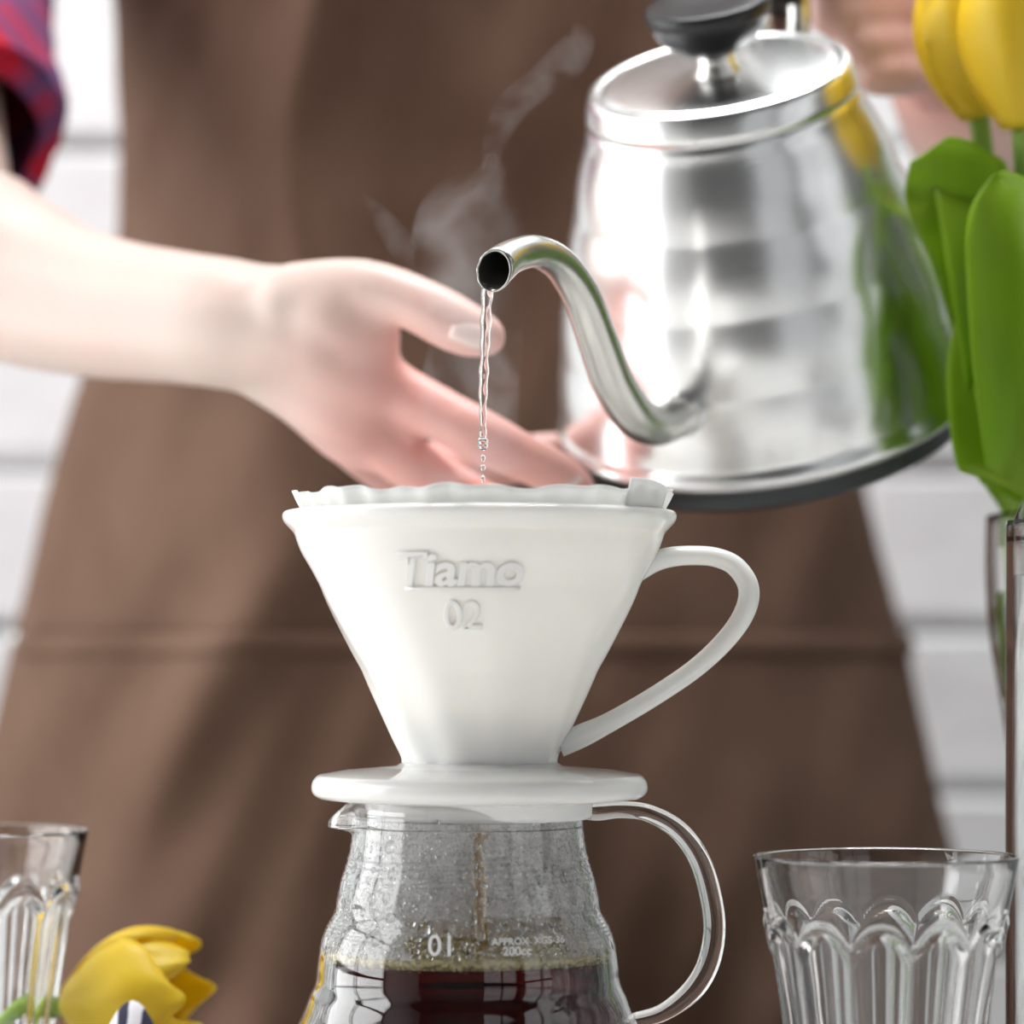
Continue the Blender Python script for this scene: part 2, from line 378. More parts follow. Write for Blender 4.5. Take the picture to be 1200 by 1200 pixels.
# fogged film and beads of condensation on the inside
zt, zb = zpx(960), zpx(1112)
bm = lathe(bmesh.new(), [(r_in(zt+(zb-zt)*i/70)-.00012, zt+(zb-zt)*i/70) for i in range(71)], 320, TC)
def cleared(c):
    if c.y > -.01: return False
    s_ = (1+c.y)*S; x = 600+c.x/s_; y = 760-(c.z-CAMZ)/s_
    e = 9*noise.noise(Vector((x*.05, y*.06, 0)))+5*noise.noise(Vector((x*.14, y*.14, 3)))
    if 1078+e < y < 1130 and 478+e*1.5 < x < 662+e*1.5: return True
    return abs(x-562-e*.4) < 8+e*.5 and y > 975
bmesh.ops.delete(bm, geom=[f for f in bm.faces if cleared(f.calc_center_median())], context='FACES')
obj('condensation_film', bm, M['fog'], car, kind='stuff', label='misted inside of the glass')
bm = bmesh.new(); random.seed(3); beads = []
tpl = bmesh.new(); bmesh.ops.create_icosphere(tpl, subdivisions=2, radius=1); tv = [v.co.copy() for v in tpl.verts]; tf = [[v.index for v in f.verts] for f in tpl.faces]; tpl.free()
tpl = bmesh.new(); bmesh.ops.create_icosphere(tpl, subdivisions=1, radius=1); tv1 = [v.co.copy() for v in tpl.verts]; tf1 = [[v.index for v in f.verts] for f in tpl.faces]; tpl.free()
def stamp(V, F, vs, fs, mfn):
    o = len(V); V.extend(mfn(v) for v in vs); F.extend([[o+i for i in f] for f in fs])
V, F = [], []; cells = {}
def try_bead(th, z, r, asp):
    R = r_in(z); key = (int(th*R/.004), int(z/.004)); x = th*R
    for i in (-1, 0, 1):
        for j in (-1, 0, 1):
            for (a, b, c) in cells.get((key[0]+i, key[1]+j), ()):
                if (a-x)**2+(b-z)**2 < ((c+r)*.92)**2: return
    cells.setdefault(key, []).append((x, z, r))
    dr = (r_in(z-.002)-r_in(z+.002))/.004
    nrm = Vector((math.cos(th), math.sin(th), dr*1.0)).normalized(); tg = Vector((-math.sin(th), math.cos(th), 0)); up = nrm.cross(tg)
    c = Vector((CX+(R+.00005)*math.cos(th), (R+.00005)*math.sin(th), z))
    big = r > .0005
    wob = random.uniform(.8, 1.2)
    stamp(V, F, tv if big else tv1, tf if big else tf1, lambda v: c + tg*v.x*r*wob + up*v.y*r*asp + nrm*(v.z*r*.42))
for n_, r0, r1 in ((300, .0010, .0018), (1300, .0005, .0010), (5600, .00025, .0005)):
    for _ in range(n_):
        z = zt+(zb-zt)*random.random()**(.9)
        try_bead(random.uniform(0, 2*PI), z, random.uniform(r0, r1)*(1 if z < zpx(985) else .7), random.uniform(.9, 1.5))
me = bpy.data.meshes.new('condensation_beads'); me.from_pydata(V, [], F); bm = bmesh.new(); bm.from_mesh(me); bpy.data.meshes.remove(me)
obj('condensation_beads', bm, M['water'], car, kind='stuff', label='beads of condensation')

# ---------------------------------------------------------------- lettering helper
def text_bm(body, size, extrude=.0005, bevel=0, shear=0, offset=0):
    cu = bpy.data.curves.new('txt', 'FONT'); cu.body = body; cu.size = size; cu.extrude = extrude; cu.bevel_depth = bevel; cu.bevel_resolution = 2
    cu.shear = shear; cu.offset = offset; cu.align_x = 'CENTER'; cu.resolution_u = 4
    o = bpy.data.objects.new('txt', cu); COL.objects.link(o)
    bpy.context.view_layer.update()
    dg = bpy.context.evaluated_depsgraph_get(); me = bpy.data.meshes.new_from_object(o.evaluated_get(dg))
    bm = bmesh.new(); bm.from_mesh(me); bpy.data.meshes.remove(me); bpy.data.objects.remove(o); bpy.data.curves.remove(cu)
    bmesh.ops.triangulate(bm, faces=bm.faces[:])
    bmesh.ops.subdivide_edges(bm, edges=[e for e in bm.edges if e.calc_length() > size*.25], cuts=2)
    return bm
def wrap(bm, cx, cy_, px, py, rad, lift, Ysurf=0):
    """bend flat text round a surface of revolution about (cx, cy_): centred on pixel column px, baseline row py"""
    z0 = CAMZ-(py-760)*S*(1+Ysurf)
    for v in bm.verts:
        z = z0+v.co.y; R = rad(z)
        x = (px-600)*S*(1+Ysurf) + v.co.x - cx
        th = -PI/2 + math.asin(max(-.98, min(.98, x/R))) ; h = lift+v.co.z
        v.co = Vector((cx+(R+h)*math.cos(th), cy_+(R+h)*math.sin(th), z))
    return bm
for body, size, px, py in (('01', .0082, 518, 1119), ('APPROX', .0027, 598, 1107), ('XGS-36', .0027, 644, 1107), ('200cc', .0034, 606, 1119)):
    b_ = text_bm(body, size, .00004, offset=.00007)
    wrap(b_, CX, 0, px, py, r_out, .00006, -.04)
    obj('printed_marking', b_, M['print'], car, smooth=False, label='white printed ' + body)

# ---------------------------------------------------------------- coffee in the carafe
zl = zpx(1123.5)
cof = thing('brewed_coffee', 'dark brown coffee filling the lower half of the glass carafe', 'coffee', at(CX, 0, zl))
pr = [(0, .0036)] + [(r-.00018, z) for r, z in reversed(inner) if .0036 < z < zl] + [(r_in(zl)-.0002, zl+.0002), (r_in(zl)-.0012, zl-.0003), (0, zl-.0004)]
pr = [pr[0], (pr[1][0]*.97, .0036)] + pr[1:]
obj('liquid', lathe(bmesh.new(), pr, 128, TC), M['coffee'], cof)
V, F = [], []; random.seed(8); Rl = r_in(zl); pl = []
def bub(x, y, r):
    for (a, b, c) in pl:
        if (a-x)**2+(b-y)**2 < ((c+r)*.86)**2: return False
    pl.append((x, y, r))
    c = Vector((CX+x, y, zl+r*.55))
    stamp(V, F, tv, tf, lambda v: c+v*r)
    stamp(V, F, tv, [f[::-1] for f in tf], lambda v: c+v*(r*.90)); return True
for k in range(9000):
    a = random.uniform(0, 2*PI); ring = random.random() < .8
    r = random.choice((.0006, .0009, .0012, .0015, .0018))*random.uniform(.8, 1.15)
    if k < 2500: r = random.uniform(.0014, .0023)
    rad = Rl-r-.0003-(abs(random.gauss(0, .0032)) if ring else random.uniform(0, Rl*.8))
    if len(pl) < 760: bub(rad*math.cos(a), rad*math.sin(a), r)
for k in range(330):   # second layer piled against the glass
    a = 2*PI*k/330+random.uniform(-.01, .01); r = random.uniform(.0008, .0017)
    c = Vector((CX+(Rl-r-.0004)*math.cos(a), (Rl-r-.0004)*math.sin(a), zl+.0022+random.uniform(-.0006, .0008)))
    stamp(V, F, tv, tf, lambda v: c+v*r); stamp(V, F, tv, [f[::-1] for f in tf], lambda v: c+v*(r*.90))
me = bpy.data.meshes.new('foam'); me.from_pydata(V, [], F); bm = bmesh.new(); bm.from_mesh(me); bpy.data.meshes.remove(me)
# keep inner shells inward-facing: link directly
me = bpy.data.meshes.new('foam_bubbles'); bm.transform(root_m(cof).inverted()); bm.to_mesh(me); bm.free()
for f in me.polygons: f.use_smooth = True
me.materials.append(M['foam']); o = bpy.data.objects.new('foam_bubbles', me); COL.objects.link(o); o.parent = cof; o['kind'] = 'stuff'; o['label'] = 'ring of golden bubbles'
# coffee running down from the dripper
pts = [(560, 958, 5), (563, 975, 6), (558, 990, 4), (560, 1005, 6), (560, 1020, 7), (563, 1040, 6), (562, 1060, 5.5), (563, 1080, 5), (565, 1100, 5), (567, 1112, 7), (567, 1137, 7)]
bm = tube(bmesh.new(), [(*P(x, y, 0), 1.35*r*S*random.uniform(.9, 1.12)) for x, y, r in cat(pts, 5)], 16)
tag(obj('coffee_stream', bm, M['drip'], None, origin=P(560, 958, 0)), 'thin amber stream of coffee running from dripper down into carafe', 'coffee')

# ---------------------------------------------------------------- dripper
DX = (562-600)*S
drp = thing('coffee_dripper', 'white porcelain pour-over dripper with embossed lettering sitting on the carafe', 'dripper', at(DX, 0, zpx(937)))
TD = at(DX, 0, 0)
dprof = [(92, 899), (90, 892), (92, 884), (101, 866), (113, 840), (126, 812), (134, 794), (138, 785), (150, 764), (164, 738), (176, 715), (184, 698), (188, 688), (198, 668), (208, 650), (213, 638), (217, 626), (222, 620), (229, 612), (231, 605), (228.5, 600), (222, 598.5)]
dp = [(r*S, zpx(y)) for r, y in cat(dprof, 4)]
dout = dp[:]
din = []
for i, (r, z) in enumerate(dp):
    if z < zpx(622): din.append((r-.0042, z+.001))
dinn = [(.052, zpx(602))] + [(r, z) for r, z in reversed(din)] + [(.004, zpx(880)), (.004, zpx(899))]
def facet(t, r, z, i):
    # gentle vertical panels, strongest low down
    return r + .0004*math.sin(10*t+z*60)*sm(zpx(620), zpx(700), z), z
obj('cone', lathe(bmesh.new(), dp + dinn, 128, TD, facet, closed=True), M['porcelain'], drp)
saucer = [(0, 934), (118, 934), (121, 958), (128, 960), (132, 956), (133, 938), (160, 938), (188, 935), (195, 931), (197.5, 924), (196, 915), (190, 908), (160, 903), (120, 899.5), (98, 897.5), (91, 893), (60, 892), (0, 892)]
saucer = [(r*S, zpx(y)) for r, y in saucer]
o = obj('saucer_base', lathe(bmesh.new(), saucer, 128, TD), M['porcelain'], drp)
bv = o.modifiers.new('b', 'BEVEL'); bv.width = .0008; bv.segments = 3; bv.limit_method = 'ANGLE'; bv.angle_limit = .5
hd = [(746, 672, 11), (766, 659, 12), (785, 653, 12), (810, 651, 11.5), (838, 653, 11.5), (862, 664, 12), (877, 688, 12.5), (873, 716, 12.5), (852, 748, 12), (815, 783, 11.5), (765, 817, 11.5), (715, 846, 12), (682, 862, 14), (655, 874, 14)]
bm = bmesh.new()
tube(bm, [(*P(x, y, 0), r*S) for x, y, r in cat(hd, 6)], 24, flat=1.0)
for v in bm.verts: v.co.y *= 1.35
obj('handle', bm, M['porcelain'], drp)
def r_cone(z):
    for (r0, z0), (r1, z1) in zip(dout, dout[1:]):
        if z0 <= z <= z1: return r0+(r1-r0)*(z-z0)/max(z1-z0, 1e-9)
    return dout[-1][0]
b_ = text_bm('Tiamo', .0150, .0003, .00028, .12, .00026)
bmesh.ops.scale(b_, vec=(.93, .84, 1), verts=b_.verts[:])
wrap(b_, DX, 0, 537, 685, r_cone, .0003, -.045)
obj('embossed_lettering', b_, M['relief'], drp, label='embossed word Tiamo')
b_ = text_bm('02', .0112, .0002, .00028, 0, -.0001)
wrap(b_, DX, 0, 543, 737, r_cone, .00035, -.04)
obj('embossed_lettering', b_, M['relief'], drp, label='embossed number 02')
bm = bmesh.new(); box(bm, -.0155, .0165, -.0005, .0004, -.0005, .0005)
bmesh.ops.subdivide_edges(bm, edges=[e for e in bm.edges if e.calc_length() > .01], cuts=10)
wrap(bm, DX, 0, 540, 689, r_cone, .0001, -.045)
obj('embossed_underline', bm, M['relief'], drp)

# ---------------------------------------------------------------- paper filter
random.seed(12)
def paper(u, v):
    t = 2*PI*u
    x = math.cos(t)
    seam = math.exp(-((((t+.62+PI) % (2*PI))-PI)/.09)**2)
    top = 579 + 1.6*math.sin(23*t+math.sin(3*t)) + 2.2*math.sin(9*t+1) - 9*seam - (4 if x > .86 else 0)
    y = 865+(top-865)*v
    if v < .9: r = interp([(560, 215), (600, 211), (622, 205), (700, 172), (800, 122), (865, 78)], y)
    else: r = interp([(560, 227), (578, 221), (600, 211), (610, 209)], y)
    wv = sm(.82, 1, v)
    r += wv*(2.2*math.sin(23*t+math.sin(3*t)) + 2*math.sin(37*t) + 2.5*math.sin(11*t+2)) - 1
    r *= S
    return Vector((DX+.0006+r*math.cos(t), r*math.sin(t), zpx(y)))
fl = thing('paper_filter', 'white crimped paper filter standing up above the dripper rim', 'coffee filter', at(DX, 0, zpx(865)))
bm = bmesh.new(); g = grid(bm, paper, 360, 40, True); bm.faces.new([row[0] for row in g])
o = obj('paper_cone', bm, M['paper'], fl); solidify(o, .0003, 0)
def seam_f(u, v):
    t = -.73+.42*u
    y = 640+(567+9*u-3*math.sin(u*PI)-640)*v
    r = interp([(560, 231), (600, 218.5), (640, 202)], y)-1*u
    return Vector((DX+.0006+r*S*math.cos(t), r*S*math.sin(t), zpx(y)))
bm = bmesh.new(); grid(bm, seam_f, 10, 10); o = obj('crimped_seam', bm, M['paper'], fl); solidify(o, .0006, 0)

# ---------------------------------------------------------------- kettle
u_ = Vector((-.195, -.49, 1)).normalized()
bdir = Vector((.42, .9, 0)); bdir = (bdir-u_*bdir.dot(u_)).normalized()     # towards the handle
side = u_.cross(bdir)
KB = P(900, 468, .19)
KM = Matrix.Translation(KB) @ Matrix((( -bdir.x, -side.x, u_.x), (-bdir.y, -side.y, u_.y), (-bdir.z, -side.z, u_.z))).to_4x4()
ket = thing('pouring_kettle', 'brushed steel gooseneck kettle tilted forward to pour over the dripper', 'kettle', KM)
def K(r, h, s=0): return KB + bdir*r + u_*h + side*s
key = [(0, .0733), (.029, .0690), (.058, .0620), (.088, .0530), (.103, .0478), (.109, .0462)]
kc = cat(key, 10)
def krad(h): return interp([(a, b) for a, b in kc], h)
bp = [(0, -.012), (.060, -.012), (.0665, -.0105)]
body = [(.0722, -.0022), (.0738, -.0005), (.0742, .0012), (.0735, .0028), (.0725, .0040)]
N = 90
for i in range(N+1):
    h = .0050+(.1070-.0050)*i/N
    ph = (h-.005)/.102*4.2
    w_ = abs(math.sin(PI*ph))**1.2
    body.append((krad(h)-.0005+.0006*w_, h))
body += [(.0455, .1080), (.0452, .1085), (.0464, .1092), (.0461, .1115), (.0450, .1155), (.0442, .1180), (.0425, .1188), (.0408, .1186), (.0400, .1178), (.0395, .116), (.0390, .060), (.0390, .050), (0, .050)]
obj('body', lathe(bmesh.new(), body, 160, KM), M['steel'], ket)
obj('base_band', lathe(bmesh.new(), [(0, -.0085), (.058, -.0085), (.064, -.0105), (.0690, -.0105), (.0712, -.0085), (.0716, -.0022), (.0723, -.0018), (.06, -.001), (0, -.001)], 128, KM), M['band'], ket, label='dark grey recessed base band')
lid = obj('lid', lathe(bmesh.new(), [(0, .1165), (.0396, .1165), (.0402, .1178), (.0396, .1184), (.037, .1187), (.025, .1193), (.012, .1197), (0, .1198)], 128, KM), M['steel'], ket)
obj('knob_stem', lathe(bmesh.new(), [(0, .119), (.0090, .1192), (.0072, .1212), (.0064, .1240), (.0066, .1275), (0, .1275)], 48, KM), M['spout'], lid)
obj('lid_knob', lathe(bmesh.new(), [(0, .1265), (.0080, .1265), (.0130, .1288), (.0178, .1330), (.0206, .1385), (.0214, .1420), (.0206, .1437), (.0185, .1440), (.010, .1432), (0, .1430)], 64, KM), M['black'], lid, label='black mushroom shaped knob')
# spout: out of the foot of the body, up and over to the tip
A0 = P(800, 484, .128)
sp = [(*P(808, 483, .135), 20), (*P(790, 491, .112), 21), (*P(768, 499, .098), 21.5), (*P(743, 486, .085), 22.5), (*P(718, 447, .071), 22.5), (*P(698, 392, .056), 21), (*P(680, 345, .043), 19.5), (*P(656, 310, .030), 18), (*P(628, 295, .017), 16.8), (*P(602, 300, .006), 17.2), (*P(584, 312, -.003), 19.5), (*P(566, 330, -.013), 21.5)]
sp = [(a, b, c, r*S*(1+b)) for a, b, c, r in sp]
q = cat(sp, 8)
bm = bmesh.new()
tube(bm, q, 32, caps=False)
# oblique opening: push last rings onto a slanted plane facing the camera and lower left
def slant(bm_, keep=0):
    c = P(578, 317, -.006); nn = Vector((-.38, -.92, .06)).normalized()
    ax = (Vector(q[-1][:3])-Vector(q[-4][:3])).normalized()
    for v in bm_.verts:
        if (v.co-c).length < .022:
            d = (v.co-c).dot(nn)
            if d > 0: v.co -= ax*(d/ax.dot(nn))
slant(bm)
spo = obj('spout', bm, M['spout'], ket)
s = spo.modifiers.new('solid', 'SOLIDIFY'); s.thickness = .0007; s.offset = -1
obj('spout_collar', tube(bmesh.new(), [(*P(812, 482, .140), .0075), (*P(797, 487, .121), .0074), (*P(794, 488, .1185), .0066)], 32), M['steel'], ket)
# handle: steel bracket and black grip
for sd_ in (.0065, -.0075):
    obj('handle_bracket', tube(bmesh.new(), cat([(*K(.042, .098, sd_), .0042), (*K(.052, .106, sd_), .0042), (*K(.061, .116, sd_), .0042), (*K(.064, .126, sd_), .0042)], 6), 16), M['spout'], ket)
gr = [K(.058, .1235), K(.066, .133), K(.080, .148), K(.102, .150), K(.121, .136), K(.131, .112), K(.134, .090), K(.134, .080)]
gp = cat([(*g_, r_) for g_, r_ in zip(gr, (.0125, .0125, .010, .0085, .0085, .0085, .0085, .008))], 8)
obj('handle_grip', tube(bmesh.new(), gp, 20, flat=.85), M['black'], ket, label='black curved grip')

# ---------------------------------------------------------------- water
wt = thing('water_stream', 'clear thin stream of water falling from the kettle spout tip', 'water', at(*P(570, 338, -.003)))
random.seed(5)
st = [(572, 334, 9), (571, 340, 7.5), (570, 360, 6.5), (569, 385, 6), (568, 410, 5.2), (567, 435, 5.8), (566, 460, 4.8), (566, 480, 4.4), (566, 500, 4.0), (565.5, 512, 4.5), (566, 519, 6.8), (566, 524, 5.5), (566, 528, 2)]
def wob(i, r): return r*(1+.12*math.sin(i*.9)+.08*math.sin(i*.37+1))
cc = cat(st, 6)
obj('jet', tube(bmesh.new(), [(*P(x, y, -.003), wob(i, r)*S) for i, (x, y, r) in enumerate(cc)], 20), M['water'], wt)
for x, y, r, k in ((566, 537, 3, 1.5), (566, 548, 3.4, 1.2), (566, 561, 2.4, 2), (566.5, 575, 3, 1.4), (566, 592, 3, 1.3)):
    bm = bmesh.new(); ball(bm, P(x, y, -.003), r*S, 3, (1, 1, k)); obj('droplet', bm, M['water'], wt)

# ---------------------------------------------------------------- tumblers
H = .0967
rt = [(0, .0240), (.0200, .0262), (.0487, .0297), (.070, .0328), (.080, .0341), (.0967, .0374)]
def tumbler_bm():
    bm = bmesh.new(); NF = 12
    hs = [0, .0006, .002, .005] + [.008+(.062-.008)*i/18 for i in range(19)] + [.0632+.0008*i for i in range(26)] + [.085, .089, .0935, .0958]
    out = [(interp(rt, h), h) for h in hs]
    out[0] = (.0222, 0); out[1] = (.0235, .0004)
    top = [(.0374, .0964), (.0369, .0968), (.0362, .0966), (.0358, .0959)]
    inn = []
    for h in [.093, .088, .082, .076, .070, .062, .054, .046, .038, .030, .024, .019, .0155, .0135]:
        inn.append((interp(rt, h)-interp([(0, .0048), (.06, .0044), (.078, .0030), (.088, .0019), (.0967, .0016)], h), h))
    inn += [(.017, .0122), (.009, .0118), (0, .0118)]
    prof = [(0, .0012), (.017, .0010)] + out + top + inn
    no = len(out)+2
    def fn(t, r, z, i):
        if 2 < i < no:
            c = ((t*NF/(2*PI)) % 1)-.5
            arch = .0765-.028*c*c
            k = sm(arch+.0010, arch-.0022, z)
            k2 = sm(.002, .010, z)
            r = r - k*k2*(.0019*(1-(2*c)**2)+.0004) + (.0006*math.exp(-((z-arch-.0016)/.0016)**2))*k2
        return r, z
    return lathe(bm, prof, 216, Matrix(), fn)
tm = tumbler_bm()
tum = obj('glass_tumbler', tm, M['glass'], None)
tum.location = ((1038-600)*.00024, -.04, .0002); tum.rotation_euler = (0, 0, .12)
tag(tum, 'empty fluted glass tumbler to the right of the carafe beside the bottle', 'glass', 'fluted glass tumblers')
t2 = tum.copy(); COL.objects.link(t2); t2.location = ((-33-600)*.000274, .095, .0002); t2.rotation_euler = (0, 0, .4)
tag(t2, 'empty fluted glass tumbler beside the fallen yellow tulip', 'glass', 'fluted glass tumblers')

# ---------------------------------------------------------------- bottle
BX, BY = .1812, .02
bt = thing('glass_bottle', 'tall clear glass bottle filled with water in front of the tulip vase', 'bottle', at(BX, BY, 0))
bpf = [(.020, .0015), (.030, .0), (.0325, .003), (.0333, .008), (.0333, .178), (.0326, .187), (.030, .196), (.0255, .205), (.020, .213), (.0155, .222), (.0135, .232), (.0130, .262), (.0148, .264), (.0148, .270), (.0130, .272)]
bin_ = [(.0112, .271), (.0108, .232), (.0130, .221), (.0175, .2115), (.0230, .203), (.0275, .194), (.0307, .186), (.0313, .177), (.0313, .010), (.0285, .006), (.018, .0065), (0, .007)]
TB = at(BX, BY, 0)
obj('glass_body', lathe(bmesh.new(), [(0, .0035)] + cat(bpf, 8) + cat(bin_[:-1], 8) + [bin_[-1]], 96, TB), M['glass'], bt)
obj('water_fill', lathe(bmesh.new(), [(0, .0073), (.018, .0070), (.0280, .0066), (.03115, .0105), (.03115, .1765), (.0307, .1772), (.0290, .1766), (0, .1765)], 96, TB), M['water'], bt)
obj('stopper', lathe(bmesh.new(), [(0, .258), (.0098, .258), (.0104, .272), (.0150, .273), (.0150, .284), (.012, .287), (0, .287)], 48, TB), M['black'], bt)

# ---------------------------------------------------------------- vase
VX, VY = .203, .16
vs = thing('glass_vase', 'tapered clear glass vase holding the yellow tulips behind the bottle', 'vase', at(VX, VY, 0))
vp = [(.0230, .0), (.0245, .004), (.0255, .02), (.0275, .06), (.0320, .105), (.0365, .135), (.0405, .160), (.0418, .180), (.0416, .200)]
TV = at(VX, VY, 0)
vpo = cat(vp, 5); vpi = [(r-.0013, max(z, .012)) for r, z in reversed(vpo)]
obj('glass_body', lathe(bmesh.new(), [(0, .001)] + vpo + [(.0406, .2008)] + vpi + [(0, .012)], 96, TV), M['glass'], vs)
zw = CAMZ+(760-712)*.29e-3
wp = [(r-.00145, z) for r, z in vpo if .0135 < z < zw]
obj('water_fill', lathe(bmesh.new(), [(0, .0125), (wp[0][0], .0125)] + wp + [(wp[-1][0]+.0002, zw), (0, zw-.0006)], 96, TV), M['water_v'], vs)

# ---------------------------------------------------------------- tulips
def petal_bm(L, W, openness, cup, ph):
    """petal standing on its base at the origin, facing +x outward"""
    bm = bmesh.new()
    def f(u, v):
        a = (u-.5)*2
        wv = W*(math.sin(PI*(v*.82+.06))**.62)*(1-.1*v**6)
        rr = cup*math.sin(PI*(.12+.74*v))**.85 + openness*v*v*L
        ang = a*wv/max(cup, .008)*.5
        x = rr*math.cos(ang) - .12*cup*abs(a)**3
        y = rr*math.sin(ang)
        z = L*v*(1-.05*a*a-.20*a*a*v**4) + .0014*math.sin(5*a+ph)*v**3
        x += .0007*math.sin(9*a+ph+5*v)*v + .0009*math.exp(-(a/.12)**2)*math.sin(PI*v)
        return Vector((x-.0015, y, z))
    grid(bm, f, 16, 18)
    return bm
def tulip(name, label, base, direction, L=.052, cup=.0175, W=.036, op=.02, spin=0, stem=None, group=None, mset='petal'):
    q_ = Vector((0, 0, 1)).rotation_difference(Vector(direction).normalized()).to_matrix().to_4x4()
    R = Matrix.Translation(base) @ q_ @ Matrix.Rotation(spin, 4, 'Z')
    t = thing(name, label, 'tulip', Matrix.Translation(base), group)
    for k in range(6):
        inner_ = k % 2
        bm = petal_bm(L*(1 if inner_ else .96), W, op*(.6 if inner_ else 1), cup*(.88 if inner_ else 1.04), k*1.7)
        bm.transform(R @ Matrix.Rotation(k*PI/3, 4, 'Z'))
        o = obj('petal', bm, M[mset], t); solidify(o, .0006, 0)
    if stem:
        bm = tube(bmesh.new(), cat([(*base, .0036)] + [(*p, .0033) for p in stem], 8), 14)
        obj('stem', vase_clamp(bm) if group else bm, M['stem'], t)
    return t
def vase_clamp(bm):
    for v in bm.verts:
        if v.co.z < .212:
            lim = interp([(z, r-.0028) for r, z in vpo], v.co.z) + 4*max(0, v.co.z-.204)
            d = Vector((v.co.x-VX, v.co.y-VY, 0))
            if d.length > lim: d = d*(lim/d.length); v.co.x = VX+d.x; v.co.y = VY+d.y
    return bm
def leaf(t, pts, widths, normals, fold=.25, roll=0):
    """pts: centre line; widths: half widths; normals: blade facing at each point"""
    n_ = 6; c = cat([(*p, w_, *nn) for p, w_, nn in zip(pts, widths, normals)], n_)
    bm = bmesh.new(); L_ = len(c)-1
    def f(u, v):
        i = round(v*L_); p = Vector(c[i][:3]); w_ = c[i][3]; nn = Vector(c[i][4:7]).normalized()
        tg = (Vector(c[min(i+1, L_)][:3])-Vector(c[max(i-1, 0)][:3])).normalized()
        sd = tg.cross(nn).normalized(); n2 = sd.cross(tg)
        a = (u-.5)*2
        return p + sd*a*w_*math.cos(roll*abs(a)) + n2*(w_*fold*a*a + w_*roll*.5*a*a + .0012*math.sin(v*19+a*2)*a)
    grid(bm, f, 12, L_); vase_clamp(bm)
    o = obj('leaf', bm, M['leaf'], t); solidify(o, .0007, 0)
vb = Vector((VX, VY, .016))
G = 'yellow tulips in the vase'
tA = tulip('yellow_tulip', 'yellow tulip with pale stem nearest the kettle, slightly turned left', P(1147, 138, 0.153), (-.22, -.12, 1), L=.056, cup=.0165, W=.036, op=.012, spin=.5,
      stem=[P(1155, 200, 0.153), P(1163, 330, 0.156), P(1180, 560, 0.158), P(1200, 760, 0.159), vb+Vector((-.006, 0, 0))], group=G)
tB = tulip('yellow_tulip', 'large upright yellow tulip hanging over the vase in front of its neighbours', P(1198, 150, 0.128), (-.06, -.12, 1), L=.066, cup=.0205, W=.044, op=.006, spin=.15,
      stem=[P(1203, 260, 0.138), P(1208, 420, 0.153), P(1222, 620, 0.158), vb+Vector((.004, -.006, .01))], group=G)
tC = tulip('yellow_tulip', 'yellow tulip at the far right of the bouquet', P(1300, 120, 0.168), (.30, -.05, 1), L=.058, cup=.018, W=.038, op=.02, spin=.9,
      stem=[P(1290, 300, 0.168), P(1262, 560, 0.160), vb+Vector((.010, .002, .01))], group=G)
tD = tulip('yellow_tulip', 'yellow tulip rising highest at the back of the bouquet', P(1235, -10, 0.198), (.08, .15, 1), L=.056, cup=.018, W=.038, op=.015, spin=.3,
      stem=[P(1232, 200, 0.188), P(1228, 450, 0.168), vb+Vector((-.002, .010, .01))], group=G)
# leaves
leaf(tA, [P(1184, 640, .150), P(1174, 480, .146), P(1160, 370, .136), P(1146, 292, .128), P(1126, 238, .126), P(1105, 202, .126), P(1088, 176, .126)],
     [.005, .010, .013, .016, .0175, .0150, .0075], [(-.5, -.85, .1), (-.4, -.9, .1), (-.3, -.9, .1), (-.2, -.95, .2), (-.2, -.9, .3), (-.2, -.9, .3), (-.2, -.9, .3)], .22)
leaf(tA, [P(1180, 690, 0.138), P(1172, 560, 0.126), P(1168, 430, 0.118), P(1160, 330, 0.116), P(1150, 260, 0.120), P(1138, 215, 0.130), P(1120, 225, 0.143), P(1112, 270, 0.150)],
     [.005, .009, .012, .013, .013, .012, .009, .001], [(.3, -.9, 0), (.2, -.95, 0), (.1, -1, .1), (-.1, -1, .1), (-.3, -.9, .3), (-.4, -.3, .9), (-.8, .5, .3), (-.8, .6, 0)], .35)
leaf(tB, [P(1205, 700, 0.138), P(1200, 560, 0.113), P(1198, 430, 0.103), P(1192, 320, 0.100), P(1180, 240, 0.102), P(1170, 205, 0.108)],
     [.006, .012, .015, .015, .011, .001], [(.1, -1, 0), (0, -1, 0), (-.2, -1, .1), (-.3, -.9, .1), (-.3, -.9, .3), (-.2, -.8, .6)], .5)
# leaf that hangs down over the vase rim, tip low
leaf(tB, [P(1215, 640, 0.148), P(1195, 420, 0.133), P(1176, 345, 0.123), P(1158, 400, 0.116), P(1154, 480, 0.113), P(1157, 550, 0.112), P(1168, 604, 0.112)],
     [.004, .009, .011, .012, .0115, .010, .0005], [(-.2, .5, .9), (-.4, .2, 1), (-.7, -.6, .5), (-.5, -.9, 0), (-.2, -1, 0), (.2, -1, 0), (.3, -1, 0)], .3)
leaf(tC, [P(1240, 690, 0.158), P(1225, 520, 0.138), P(1215, 380, 0.123), P(1212, 290, 0.118), P(1208, 230, 0.118)],
     [.006, .013, .016, .013, .001], [(0, -1, 0), (0, -1, 0), (-.1, -1, 0), (-.2, -1, .2), (-.2, -1, .3)], .3)
leaf(tC, [P(1250, 680, 0.168), P(1290, 480, 0.158), P(1340, 330, 0.148), P(1390, 300, 0.138)], [.006, .014, .013, .001], [(0, -1, 0), (0, -.9, .3), (-.1, -.8, .6), (0, -.3, .9)], .3)
